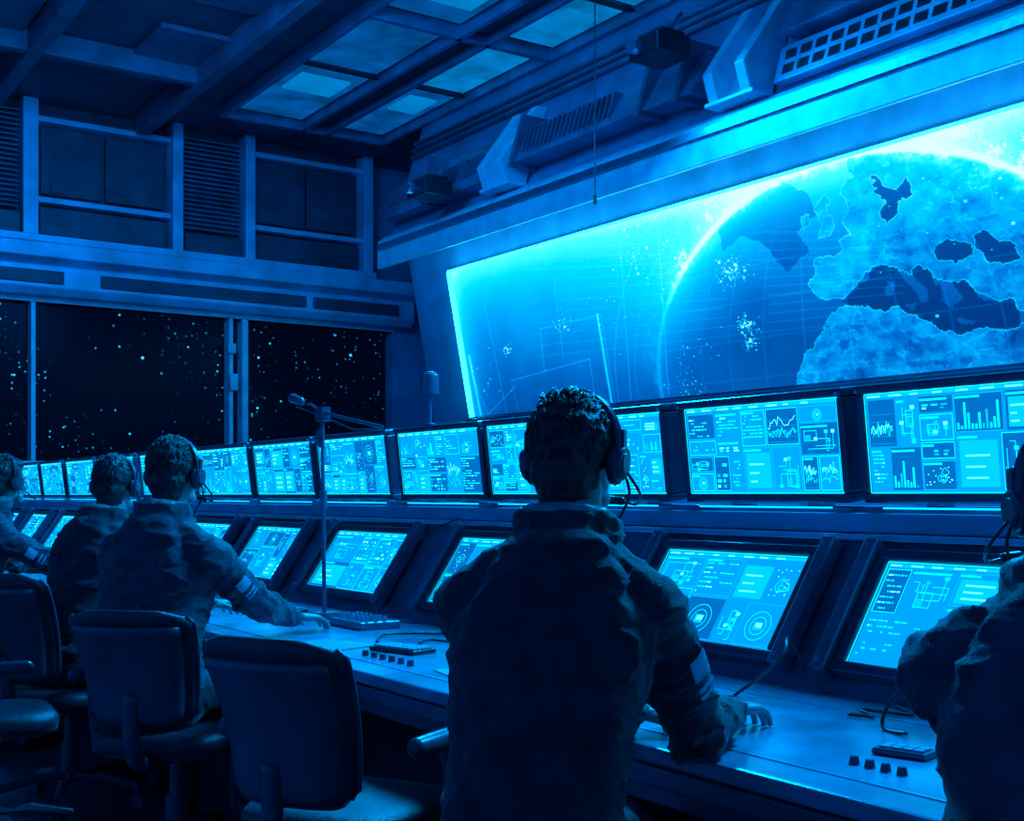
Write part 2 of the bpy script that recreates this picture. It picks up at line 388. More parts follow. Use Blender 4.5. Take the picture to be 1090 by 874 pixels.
for (y,s) in ((9.55,1.0),(6.45,1.1)):
    e=empty('support_bracket',(6.5,y,4.4)); b=MB()
    for k in (-.20*s,.10*s):
        b.prism([(6.32,4.16),(6.53,4.16),(BX(4.95)-.01,4.95),(BX(4.95)-.14,4.95),(6.24,4.38)],y+k,y+k+.10)
    b.prism([(6.40,4.20),(6.53,4.20),(BX(4.8)-.01,4.8),(BX(4.8)-.06,4.8)],y-.12*s,y+.12*s)
    b.box((6.30,y-.25,4.155),(6.52,y+.25,4.19))
    b.obj('bracket_plates',M_brk,e,bevel=.01)
for (y,z) in ((6.95,4.55),(10.35,4.2),(4.1,4.45)):
    e=empty('video_projector',(6.3,y,z)); b=MB()
    b.box((5.92,y-.17,z),(6.25,y+.17,z+.16)); b.box((5.98,y-.14,z+.16),(6.22,y+.14,z+.2)); b.obj('housing',M_black,e,bevel=.015)
    b=MB(); b.cyl((5.93,y+.06,z+.08),(5.85,y+.06,z+.08),.055,.06,0,20); b.cyl((6.15,y,z+.2),(6.3,y,z+.4),.02); b.obj('lens_and_mount',M_met,e,smooth=False)
e=empty('air_vent',(6.5,5.2,4.5)); b=MB()
slopebox(b,4.2,6.15,4.22,4.50,.12); b.obj('vent_body',M_panel,e,bevel=.01)
b=MB()
for i in range(13):
    y=4.3+i*.14
    slopebox(b,y,y+.10,4.27,4.34,.125); slopebox(b,y,y+.10,4.38,4.45,.125)
b.obj('vent_slots',M_black,e)
e=empty('conduit_pipes',(6.6,6,5.2)); b=MB()
for k,z in enumerate((5.06,5.14,5.22)): b.cyl((BX(z)-.05,Y0+.1,z),(BX(z)-.05,11.95,z),.025,m=0,seg=10)
b.obj('pipes',M_duct,e,smooth=True)

# ------------------------------------------------------------------ ceiling
e=empty('ceiling_light_tray',(6,10.5,5.5)); b=MB(); zl=ZC-.13
for x in (4.95,5.90,6.20,6.93):
    b.box((x-.03,7.0,zl),(x+.03,12.95,ZC-.005))
for y in (7.0,9.5,12.9):
    b.box((4.95,y-.04,zl),(6.93,y+.04,ZC-.005))
b.obj('tray_frame',M_duct,e,bevel=.008)
b=MB(); c=MB(); d_=MB()
cells=[(5.0,5.86,0),(6.24,6.89,1)]
for (a,d,q) in cells:
    for k,(y0,y1) in enumerate(((7.1,8.2),(8.25,9.4),(9.6,11.0),(11.05,12.8))):
        (c if (k in (1,2) and q==1) or (k==0) else b).box((a+.04,y0+.04,ZC-.045),(d-.04,y1-.04,ZC-.02))
        if k in (1,3): d_.box((a+.16,y0+.25,ZC-.075),(d-.16,y0+.75,ZC-.05))
b.obj('diffusers',E_ceil,e); c.obj('diffusers_bright',E_ceilb,e); d_.obj('inset_lamps',emi('inset_lamp',(.0,.22,.62),.9,.2,2),e)
b=MB()
for (a,d,q) in cells:
    for y0 in (8.2,11.0): b.box((a,y0-.0,ZC-.07),(d,y0+.06,ZC-.05))
    b.box((a,7.1,ZC-.07),(a+.05,12.8,ZC-.05))
b.box((5.93,7.0,ZC-.06),(6.17,12.9,ZC-.02))
b.obj('louvre_bars',M_black,e)
b=MB()
for x in (-1.5,0.6,2.7,4.3): b.box((x-.07,Y0+.05,ZC-.24),(x+.07,13.7,ZC-.005))
for y in (-1.5,1.2,3.9,6.5): b.box((X0+.05,y-.07,ZC-.3),(6.9,y+.07,ZC-.005))
for y in (9.2,11.8): b.box((X0+.05,y-.06,ZC-.22),(4.3,y+.06,ZC-.005))
b.obj('ceiling_beams',M_cbeam,bevel=.01)
b=MB()
for i in range(3): 
    for j in range(4):
        x=.8+i*1.0+ (.8 if i==2 else 0); y=4.3+j*2.2
        b.box((x,y,ZC-.06),(x+.8,y+1.5,ZC-.01))
b.obj('ceiling_panels',M_cbeam,bevel=.01)
e=empty('hanging_cable',(5.9,7.5,4)); b=MB()
b.tube([(5.9,7.5,ZC-.01),(5.9,7.5,4.0),(5.9,7.5,3.6)],.006); b.cyl((5.9,7.5,3.55),(5.9,7.5,3.62),.014); b.obj('cord',M_rub,e)

# ------------------------------------------------------------------ UI generator
def ui(b,O,U,V,N,w,h,seed,det=1.0,sparse=False):
    r=random.Random(seed)
    def q(x0,y0,x1,y1,m,l=1):
        n=N*(.0012*l)
        P=[O+U*x0+V*y0+n,O+U*x1+V*y0+n,O+U*x1+V*y1+n,O+U*x0+V*y1+n]
        b.add(P,[(0,1,2,3)],m)
    def frame_(x0,y0,x1,y1,t,m,l=3):
        q(x0,y0,x1,y0+t,m,l); q(x0,y1-t,x1,y1,m,l); q(x0,y0,x0+t,y1,m,l); q(x1-t,y0,x1,y1,m,l)
    def seg(xa,ya,xb,yb,t,m,l=4):
        a=Vector((xa,ya));c=Vector((xb,yb)); d=(c-a); 
        if d.length<1e-5:return
        n2=Vector((-d.y,d.x)).normalized()*t/2; n=N*(.0012*l)
        P=[O+U*p.x+V*p.y+n for p in (a-n2,c-n2,c+n2,a+n2)]; b.add(P,[(0,1,2,3)],m)
    q(0,0,w,h,0,0)
    ts=.0045/det
    def cell(x0,y0,x1,y1):
        W=x1-x0;Hh=y1-y0
        k=r.choice(['text','table','map','gauge','block','plan','plan','plan'] if sparse else ['text','text','table','bars','wave','map','gauge','block','text2','block','plan','plan'])
        g=.008
        if r.random()<(.2 if sparse else .38): q(x0,y0,x1,y1,1,1)
        if r.random()<.6: frame_(x0,y0,x1,y1,.0022,3 if r.random()<.6 else 2)
        if r.random()<.6: q(x0+.004,y1-.012,x0+W*r.uniform(.3,.9),y1-.006,3,4)
        if k in('text','text2'):
            y=y1-.022
            while y>y0+g:
                x=x0+g+(.01 if r.random()<.3 else 0)
                while x<x1-g:
                    l=r.uniform(.004,.02)/det
                    if x+l>x1-g: break
                    if r.random()<.8: q(x,y,x+l,y+ts,3 if r.random()<.85 else 4,4)
                    x+=l+.004/det
                    if r.random()<.10: break
                y-=.0115/det*(1.5 if sparse else 1)
        elif k=='table':
            nx=max(2,int(W/.03*det**.5)); ny=max(2,int(Hh/.022))
            for i in range(nx):
                for j in range(ny):
                    a=x0+g+i*(W-2*g)/nx; c=y0+g+j*(Hh-2*g-.012)/ny; ww=(W-2*g)/nx; hh=(Hh-2*g-.012)/ny
                    if r.random()<.7: q(a+ww*.1,c+hh*.2,a+ww*r.uniform(.4,.85),c+hh*.75,r.choice([2,3,3,4]),4)
        elif k=='bars':
            n=max(4,int(W/.012))
            for i in range(n):
                a=x0+g+i*(W-2*g)/n; q(a,y0+g,a+(W-2*g)/n*.6,y0+g+(Hh-.03)*r.random()**1.3,r.choice([2,3,3]),4)
        elif k=='wave':
            n=18
            for s_ in range(3):
                yy=y0+Hh*r.uniform(.3,.7); pts=[]
                for i in range(n+1): pts.append((x0+g+(W-2*g)*i/n,min(y1-.016,max(y0+g,yy+r.gauss(0,Hh*.08)))))
                for i in range(n): seg(*pts[i],*pts[i+1],.0018,3 if s_ else 4)
            for i in range(5): q(x0+g,y0+g+i*(Hh-.03)/5,x1-g,y0+g+i*(Hh-.03)/5+.0009,2,3)
        elif k=='map':
            for s_ in range(3):
                cx=r.uniform(x0+W*.25,x1-W*.25);cy=r.uniform(y0+Hh*.3,y1-Hh*.35);rr_=min(W,Hh)*r.uniform(.1,.3)
                pts=[(cx+rr_*r.uniform(.5,1.1)*math.cos(t*.7),cy+rr_*r.uniform(.4,1)*math.sin(t*.7)) for t in range(9)]
                pts.append(pts[0])
                for i in range(9): seg(*pts[i],*pts[i+1],.0018,3)
            for i in range(int(16*det)):
                a=r.uniform(x0+g,x1-g-.006);c=r.uniform(y0+g,y1-.02); q(a,c,a+.004,c+.003,4,4)
        elif k=='plan':
            for s_ in range(5):
                xa=r.uniform(x0+g,x1-g);ya=r.uniform(y0+g,y1-.02);xb=r.uniform(x0+g,x1-g);yb=r.uniform(y0+g,y1-.02)
                seg(xa,ya,xb,ya,.0018,3); seg(xb,ya,xb,yb,.0018,3)
                if (x0+g+.007<xb<x1-g-.007): q(xb-.007,yb-.005,xb+.007,yb+.005,r.choice([2,3,4]),4)
            a=r.uniform(x0+g,x0+W*.5); c=r.uniform(y0+g,y0+Hh*.5); frame_(a,c,a+W*.35,c+Hh*.35,.002,3,4); q(a+.004,c+.004,a+W*.18,c+Hh*.2,2,4)
        elif k=='gauge':
            cx=(x0+x1)/2;cy=(y0+y1)/2-.004;rr_=min(W,Hh)*.34
            for f_ in (1,.62):
                for i in range(20): seg(cx+rr_*f_*math.cos(i*.314),cy+rr_*f_*math.sin(i*.314),cx+rr_*f_*math.cos(i*.314+.314),cy+rr_*f_*math.sin(i*.314+.314),.002,3)
            q(cx-rr_*.4,cy-rr_*.3,cx+rr_*.35,cy+rr_*.3,2,3); q(cx-rr_*.2,cy-rr_*.1,cx+rr_*.3,cy+rr_*.2,4,4)
        else:
            q(x0+g,y0+g,x1-g,y1-.018,2,2)
            for i in range(3): q(x0+W*.2,y0+Hh*(.2+.2*i),x0+W*r.uniform(.4,.8),y0+Hh*(.2+.2*i)+ts,4,4)
    def split(x0,y0,x1,y1,d):
        W=x1-x0;Hh=y1-y0
        if d<=0 or (W<.13 and Hh<.11): cell(x0+.003,y0+.003,x1-.003,y1-.003); return
        if W>Hh*1.05:
            m=x0+W*r.uniform(.32,.68); split(x0,y0,m,y1,d-1); split(m,y0,x1,y1,d-1)
        else:
            m=y0+Hh*r.uniform(.35,.65); split(x0,y0,x1,m,d-1); split(x0,m,x1,y1,d-1)
    q(.004,h-.014,w-.004,h-.005,2,2)
    for i in range(8): 
        a=.01+i*w*.11; q(a,h-.012,a+w*r.uniform(.03,.08),h-.0075,4,3)
    split(.006,.006,w-.006,h-.018,3 if sparse else 4)
    frame_(0,0,w,h,.003,3,5)
EM=[E_bg,E_pan,E_mid,E_br,E_wh]
E_bg2=emi('console_display_background',(0,.34,.95),1.15)
EM2=[E_bg2,E_pan,E_mid,E_br,E_wh]

# ------------------------------------------------------------------ consoles
CY0,CY1=-.6,13.9
e=empty('control_console_desk',(2.4,6,.5))
b=MB(); b.box((1.69,CY0,.712),(2.58,CY1,.75)); b.obj('desktop',M_desk,e,bevel=.008)
b=MB(); b.box((1.715,CY0,.655),(1.90,CY1,.70)); b.box((1.77,CY0,.60),(1.95,CY1,.645)); b.box((1.74,CY0,.70),(2.4,CY1,.712)); b.obj('desk_edge_beams',M_cons,e,bevel=.006)
b=MB(); b.box((2.38,CY0,0),(3.35,CY1,.70)); b.obj('base_cabinet',M_dark,e)
b=MB(); 
sy=CY0+.5
while sy<CY1: b.box((1.85,sy,0.0),(2.38,sy+.05,.60)); sy+=2.4
b.obj('leg_panels',M_dark,e,bevel=.005)
b=MB(); b.prism([(2.56,.75),(2.825,1.150),(3.02,1.155),(3.02,1.245),(3.30,1.245),(3.35,1.2),(3.35,.70),(2.56,.70)],CY0,CY1); b.obj('sloped_panel_body',M_cons,e,bevel=.006)
b=MB(); b.box((2.975,CY0,1.165),(3.01,CY1,1.225)); b.obj('rear_ledge_band',M_panel,e,bevel=.005)
b=MB(); b.box((2.80,CY0,1.152),(2.83,CY1,1.167)); b.obj('ledge_lip',M_panel,e)
b=MB()
for x in (1.80,2.36): b.box((x,CY0,.7505),(x+.006,CY1,.7525))
b.obj('desk_inlay_rails',M_met,e)

sl=Vector((.177,0,.264)).normalized(); SLN=Vector((-.264,0,.177)).normalized()
def lower_monitor(ya,yb,seed,det=1.0):
    O0=Vector((2.58,yb,.8285))
    w=yb-ya; hgt=.318
    e=empty('console_display',(2.68,(ya+yb)/2,.96))
    U=Vector((0,-1,0)); 
    P=lambda u,v,n:O0+U*u+sl*v+SLN*n
    def bx(b,u0,u1,v0,v1,n0,n1,m=0,tw=0):
        vs=[P(u0,v0,n0),P(u1,v0,n0),P(u1,v1,n0),P(u0,v1,n0),P(u0+tw,v0+tw,n1),P(u1-tw,v0+tw,n1),P(u1-tw,v1-tw,n1),P(u0+tw,v1-tw,n1)]
        b.add(vs,[(0,3,2,1),(4,5,6,7),(0,1,5,4),(1,2,6,5),(2,3,7,6),(3,0,4,7)],m)
    b=MB(); t=.035
    bx(b,-t,w+t,-t,0,-.015,.022); bx(b,-t,w+t,hgt,hgt+t,-.015,.022); bx(b,-t,0,0,hgt,-.015,.022); bx(b,w,w+t,0,hgt,-.015,.022)
    b.obj('bezel',M_bezel,e,bevel=.006)
    b=MB()
    for u in (-.085,w+.04): bx(b,u,u+.045,-.05,hgt+.06,-.015,.045)
    b.obj('side_cheeks',M_cons,e,bevel=.01)
    b=MB(); 
    for u in (-.062,w+.062):
        for v in (-.02,hgt+.03): b.cyl(P(u,v,.044),P(u,v,.050),.008,m=0,seg=10)
    b.obj('screws',M_met,e)
    b=MB(); bx(b,0,w,0,hgt,-.012,-.001,0); b.obj('screen_glass',M_black,e)
    b=MB(); ui(b,P(0,0,.002),U,sl,SLN,w,hgt,seed,det,True); b.obj('screen_content',EM2,e)
LM=[(-.15,.5),(.72,1.33),(1.58,2.19),(2.47,3.09),(3.72,4.40),(4.86,5.58),(6.0,6.62),(7.0,7.66),(8.1,8.75),(9.2,9.85),(10.3,10.95),(11.4,12.05),(12.5,13.1)]
for i,(a,c) in enumerate(LM): lower_monitor(a,c,140+i,1.0 if a<6 else .6)
UPV=Vector((-.036,0,.300)).normalized(); UPN=Vector((-.300,0,-.036)).normalized()
def upper_monitor(ya,yb,seed,det=1.0):
    O0=Vector((2.99,yb,H+.006)); w=yb-ya; hgt=.300
    e=empty('wide_monitor',(3.0,(ya+yb)/2,H+.15))
    U=Vector((0,-1,0)); P=lambda u,v,n:O0+U*u+UPV*v+UPN*n
    def bx(b,u0,u1,v0,v1,n0,n1,m=0,tw=0):
        vs=[P(u0,v0,n0),P(u1,v0,n0),P(u1,v1,n0),P(u0,v1,n0),P(u0+tw,v0+tw,n1),P(u1-tw,v0+tw,n1),P(u1-tw,v1-tw,n1),P(u0+tw,v1-tw,n1)]
        b.add(vs,[(0,3,2,1),(4,5,6,7),(0,1,5,4),(1,2,6,5),(2,3,7,6),(3,0,4,7)],m)
    b=MB(); t=.028
    bx(b,-t,w+t,-.03,0,-.07,.012); bx(b,-t,w+t,hgt,hgt+t,-.07,.022); bx(b,-t,0,0,hgt,-.07,.014); bx(b,w,w+t,0,hgt,-.07,.014)
    bx(b,-t,w+t,-.03,hgt+t,-.09,-.07)
    b.obj('housing',M_bezel,e,bevel=.008)
    b=MB(); bx(b,0,w,0,hgt,-.07,-.001,0); b.obj('screen_glass',M_black,e)
    b=MB()
    for u in (w*.25,w*.75):
        b.box((2.99,yb-u-.02,1.245),(3.06,yb-u+.02,1.27)); b.box((3.05,yb-u-.035,1.245),(3.10,yb-u+.035,1.45))
    for u in (-.014,w+.014):
        b.cyl(P(u,hgt+.01,.022),P(u,hgt+.01,.027),.006,seg=10)
    b.obj('mount_brackets',M_met,e)
    b=MB(); ui(b,P(0,0,.001),U,UPV,UPN,w,hgt,seed,det); b.obj('screen_content',EM,e)
UM=[(-.45,.25),(.33,.98),(1.06,1.66),(1.74,2.44),(2.545,3.235),(3.37,3.91),(4.0,4.52),(4.60,5.33),(5.47,6.26),(6.36,7.18),(7.29,8.22),(8.35,9.45),(9.62,10.6),(10.75,11.65),(11.8,12.6),(12.72,13.6)]
for i,(a,c) in enumerate(UM): upper_monitor(a,c,320+i,1.0 if a<6 else .6)
e=empty('added_desk_fill',(2.95,6,1.25)); b=MB()  # added glowing strips below the monitors to brighten the desk
for (a,c) in UM: b.box((2.975,a+.05,1.238),(2.989,c-.05,1.243))
b.obj('desk_fill_strips',E_desk_fill,e)

e=empty('monitor_top_sensor',(3.02,5.14,1.7)); b=MB()  # camera-like sensor on a stand, gives off no light
b.cyl((3.02,5.14,H+.338),(3.02,5.14,H+.50),.010,m=0); b.cyl((3.02,5.14,H+.338),(3.02,5.14,H+.35),.030,m=0); b.cyl((3.02,5.14,H+.49),(3.02,5.14,H+.585),.045,m=0,seg=24); b.cyl((3.02,5.14,H+.585),(3.02,5.14,H+.60),.045,.03,0,24)
b.obj('body',M_cons,e,bevel=.003)
e=empty('microphone_boom_stand',(2.3,4.81,.76)); b=MB()
b.cyl((2.3,4.81,.752),(2.3,4.81,.775),.07,.06,0,24); b.cyl((2.3,4.81,.775),(2.3,4.83,1.62),.009,.008,0,12); b.cyl((2.3,4.82,1.22),(2.3,4.82,1.30),.016,.016,0,12)
b.tube([(2.3,5.10,1.70),(2.3,4.95,1.68),(2.3,4.83,1.64),(2.3,4.6,1.60),(2.3,4.28,1.55)],.007); b.tube([(2.3,5.10,1.68),(2.3,4.83,1.62),(2.28,4.5,1.55),(2.28,4.25,1.54)],.004)
b.capsule((2.3,5.05,1.70),(2.3,5.14,1.72),.018,.022,0); b.box((2.28,4.79,1.60),(2.32,4.86,1.66)); b.capsule((2.3,4.85,1.55),(2.3,4.85,1.50),.018,.014)
b.obj('stand',M_cons,e,smooth=False)
def keyboard(x,y,rz,nx,ny,name,ks=.019,hk=.021,cm=None):
    e=empty(name,(x,y,.7505),rz); w=nx*ks+.02; d=ny*ks+.02; b=MB()
    b.box((-d/2,-w/2,0),(d/2,w/2,.014)); b.obj('case',cm or M_black,e,bevel=.004,world=False)
    b=MB()
    for i in range(nx):
        for j in range(ny):
            a=-w/2+.01+i*ks; c=-d/2+.01+j*ks; b.box((c+.002,a+.002,.014),(c+ks-.002,a+ks-.002,hk))
    b.obj('keys',M_key,e,bevel=.0015,world=False)
keyboard(2.02,3.62,.25,9,4,'keypad',.022); keyboard(2.10,3.30,-.3,5,4,'keypad',.022)
keyboard(2.28,5.22,.05,12,5,'keyboard',.022); keyboard(2.2,6.6,0,16,5,'keyboard'); keyboard(2.15,8.6,0,16,5,'keyboard')
keyboard(2.06,1.60,.25,4,2,'button_panel',.024,.018,M_bezel); keyboard(2.22,2.55,.1,9,3,'button_panel',.02,.018,M_bezel)
keyboard(2.40,1.42,.0,6,3,'button_panel',.024,.018,M_bezel)
def mixer(x,y):
    e=empty('audio_mixer',(x,y,.7505)); b=MB(); b.box((-.09,-.14,0),(.09,.14,.03)); b.obj('case',M_cons,e,bevel=.006,world=False)
    b=MB()
    for i in range(7):
        for j in range(3): b.cyl((-.05+j*.04,-.12+i*.04,.03),(-.05+j*.04,-.12+i*.04,.05),.009,.007,0,12)
    b.obj('knobs',M_met,e,world=False)
mixer(2.28,4.40); mixer(2.40,2.95)
z=.757
for P_ in ([(2.50,1.62,z),(2.42,1.66,.83),(2.34,1.72,.90),(2.28,1.80,.82),(2.24,1.80,z),(2.22,1.72,z)],
           [(2.52,2.28,.80),(2.42,2.25,.9),(2.34,2.2,.86),(2.30,2.32,z),(2.24,2.3,z),(2.20,2.35,z)],
           [(2.50,1.98,z),(2.42,1.86,z),(2.38,1.98,z),(2.33,1.9,z),(2.30,1.95,z)],
           [(2.52,3.5,z),(2.4,3.7,z),(2.3,3.6,z),(2.24,3.8,z),(2.16,3.75,z)],
           [(2.52,4.12,z),(2.42,3.95,z),(2.2,4.05,z),(2.05,3.86,z)],
           [(2.83,4.55,1.18),(2.70,4.58,1.12),(2.52,4.61,.98),(2.46,4.6,.80),(2.43,4.58,z)]):
    e=empty('desk_cable',P_[0]); b=MB(); b.tube(catmull(P_,8),.0045,seg=8); b.obj('cable_run',M_rub,e,smooth=True)
e=empty('control_knob_row',(1.9,3.5,.76)); b=MB()
for i in range(6):
    y=3.3+i*.06; b.cyl((1.87,y,.751),(1.87,y,.768),.012,.010,0,14)
b.obj('knobs',M_bezel,e)
e=empty('control_knob_row',(1.92,1.55,.76)); b=MB()
for i in range(4):
    y=1.49+i*.038; b.cyl((1.91,y,.751),(1.91,y,.766),.011,.008,0,14)
b.obj('knobs',M_bezel,e)
for (x,y,a) in ((1.90,3.92,.3),(1.95,3.02,-.2),(1.95,7.5,.2)):
    e=empty('document_sheet',(x,y,.7512),a); b=MB(); b.box((-.1,-.14,0),(.1,.14,.002)); b.obj('paper',M_key,e,world=False)

# ------------------------------------------------------------------ chairs
def rbox_ring(cx,cy,hx,hy,z,n=24,p=4):
    out=[]
    for i in range(n):
        a=2*math.pi*i/n; c=math.cos(a); s=math.sin(a)
        out.append((cx+hx*math.copysign(abs(c)**(2/p),c),cy+hy*math.copysign(abs(s)**(2/p),s),z))
    return out
def chair(x,y,theta,top=.98,back=True,arms=True,name='office_chair',seat=.50):
    e=empty(name,(x,y,0),-R(theta))
    b=MB(); zt=seat
    b.loft([rbox_ring(0,0,.20,.20,zt-.085),rbox_ring(0,0,.235,.235,zt-.065),rbox_ring(0,0,.24,.24,zt-.025),rbox_ring(0,0,.225,.225,zt-.004),rbox_ring(0,0,.16,.16,zt)])
    b.obj('seat',M_seat,e,smooth=True,world=False)
    if back:
        rs=[];
        for k in range(19):
            t=k/18; z=zt+.04+(top-zt-.04)*t
            hw=.175+.040*t
            if t>.88: hw*=math.sqrt(max(.02,1-((t-.88)/.125)**2*.75))
            if t<.1: hw*=.8+.2*t/.1
            th=.040*(1 if t<.9 else max(.35,1-(t-.9)*6)) ; yb=-.25-.13*t*t-.01
            ring=[]
            for i in range(28):
                a=2*math.pi*i/28; c=math.cos(a); s=math.sin(a)
                xx=hw*math.copysign(abs(c)**.55,c); yy=th*math.copysign(abs(s)**.7,s)
                ring.append((xx,yb+yy+.9*xx*xx,z))
            rs.append(ring)
        b=MB(); b.loft(rs); b.obj('backrest',M_seat,e,smooth=True,world=False)
        b=MB(); 
        rs2=[[(p[0]*.86,p[1]-.03,p[2]*.985+.004) for p in r_] for r_ in rs[1:-2]]
        b.loft(rs2); b.tube(catmull([(0,-.02,zt-.1),(0,-.2,zt-.1),(0,-.31,zt-.04),(0,-.33,zt+.15)],6),.028); 
        for s in (-1,1):
            b.tube([(s*(max(abs(p[0]) for p in r_)+.001),r_[0][1] if s>0 else r_[14][1],r_[0][2]) for r_ in rs[1:-1]],.007)
        b.obj('back_shell',M_chr,e,smooth=True,world=False)
    if arms:
        b=MB()
        for s in (-1,1):
            b.tube(catmull([(s*.2,0,zt-.075),(s*.29,0,zt-.06),(s*.30,-.02,zt+.10),(s*.29,-.03,zt+.165)],6),.017)
            b.capsule((s*.29,-.15,zt+.18),(s*.29,.10,zt+.18),.026,.026,seg=12)
        b.obj('armrests',M_chr,e,smooth=True,world=False)
    b=MB(); b.cyl((0,0,.10),(0,0,zt-.08),.028,.022); b.cyl((0,0,.10),(0,0,.26),.036); b.cyl((0,0,zt-.12),(0,0,zt-.08),.08,.11)
    for i in range(5):
        a=i*2*math.pi/5+.3; c,s=math.cos(a),math.sin(a)
        b.tube([(0,0,.125),(c*.15,s*.15,.12),(c*.30,s*.30,.085)],[.028,.022,.016])
        b.cyl((c*.30-s*.02,s*.30+c*.02,.03),(c*.30-s*.005,s*.30+c*.005,.03),.03,m=0); b.cyl((c*.30+s*.005,s*.30-c*.005,.03),(c*.30+s*.02,s*.30-c*.02,.03),.03,m=0)
        b.cyl((c*.30,s*.30,.03),(c*.30,s*.30,.085),.01)
    b.obj('star_base',M_chr,e,smooth=False,world=False)
    return e

# ------------------------------------------------------------------ people
def remesh(b,voxel,smooth=4,fac=.5):
    me=bpy.data.meshes.new('tmp'); me.from_pydata(b.v,[],b.f); me.update()
    o=bpy.data.objects.new('tmp',me); col.objects.link(o)
    m=o.modifiers.new('r','REMESH'); m.mode='VOXEL'; m.voxel_size=voxel; m.adaptivity=0
    s=o.modifiers.new('s','SMOOTH'); s.iterations=smooth; s.factor=fac
    dg=bpy.context.evaluated_depsgraph_get(); dg.update()
    out=bpy.data.meshes.new_from_object(o.evaluated_get(dg),depsgraph=dg)
    bpy.data.objects.remove(o); bpy.data.meshes.remove(me)
    return out
def link(me,name,mats,parent):
    me.materials.clear()
    for m in mats: me.materials.append(m)
    me.polygons.foreach_set('use_smooth',[True]*len(me.polygons)); me.name=name
    o=bpy.data.objects.new(name,me); col.objects.link(o); o.parent=parent; return o
def ik(a,c,l1,l2,pole):
    a=Vector(a);c=Vector(c);d=c-a;L=d.length
    if L>(l1+l2)*.985: c=a+d.normalized()*(l1+l2)*.985; d=c-a; L=d.length
    k=(l1*l1-l2*l2+L*L)/(2*L); hh=math.sqrt(max(0,l1*l1-k*k)); n=d.normalized()
    p=Vector(pole); p=(p-n*p.dot(n)).normalized()
    return a+n*k+p*hh,c
def ring(cx,cy,cz,hx,hy,n=28,p=2.5,tilt=0):
    out=[]
    for i in range(n):
        a=2*math.pi*i/n; c=math.cos(a); s=math.sin(a)
        x=hx*math.copysign(abs(c)**(2/p),c); y=hy*math.copysign(abs(s)**(2/p),s)
        out.append((cx+x,cy+y*math.cos(tilt),cz-y*math.sin(tilt)))
    return out
def hand(parent,wr,fdir,side,curl=(14,24,20),spread=.12,normal=(0,0,1),name='hand'):
    f=Vector(fdir).normalized(); n=Vector(normal); n=(n-f*n.dot(f)).normalized(); l=n.cross(f)
    l=l*side
    T=Matrix(((f.x,l.x,n.x,wr[0]),(f.y,l.y,n.y,wr[1]),(f.z,l.z,n.z,wr[2]),(0,0,0,1)))
    b=MB()
    rs=[]
    for (x,hy,hz,cy) in ((-.035,.024,.019,0),(0,.026,.017,0),(.03,.034,.016,.002),(.06,.040,.0145,.001),(.085,.041,.012,0),(.095,.036,.009,0)):
        rs.append([(x,cy+hy*math.copysign(abs(math.cos(a))**.8,math.cos(a)),hz*math.copysign(abs(math.sin(a))**.8,math.sin(a))) for a in [2*math.pi*i/20 for i in range(20)]])
    b.loft(rs,0,T)
    b.ell((.03,.022,-.006),(.030,.018,.014),0,T=T)
    for i,(y,L) in enumerate(((.031,.074),(.0108,.082),(-.0108,.076),(-.031,.060))):
        p=Vector((.084-abs(y)*.12,y,0)); yaw=(y/.03)*spread; pit=0; r=.0092-.0006*(i==3)
        for s_,(fr,cu) in enumerate(zip((.46,.30,.24),curl)):
            pit+=R(cu+ (3*i if s_==0 else 0)); d=Vector((math.cos(pit)*math.cos(yaw),math.cos(pit)*math.sin(yaw),-math.sin(pit)))
            q=p+d*L*fr*1.05; b.capsule(p,q,r,r*.92,0,12,T,3); b.ell(p,(r*1.07,)*3,0,10,8,T=T); p=q; r*=.92
    p=Vector((.022,.026,-.006)); yaw=.95; r=.0125
    for L,dy in ((.040,0),(.030,-.35),(.026,-.25)):
        yaw+=dy; d=Vector((math.cos(yaw),math.sin(yaw),-.28)).normalized(); q=p+d*L; b.capsule(p,q,r,r*.9,0,12,T,3); p=q; r*=.88
    me=remesh(b,.003,3,.4)
    return link(me,name,[M_skin],parent)
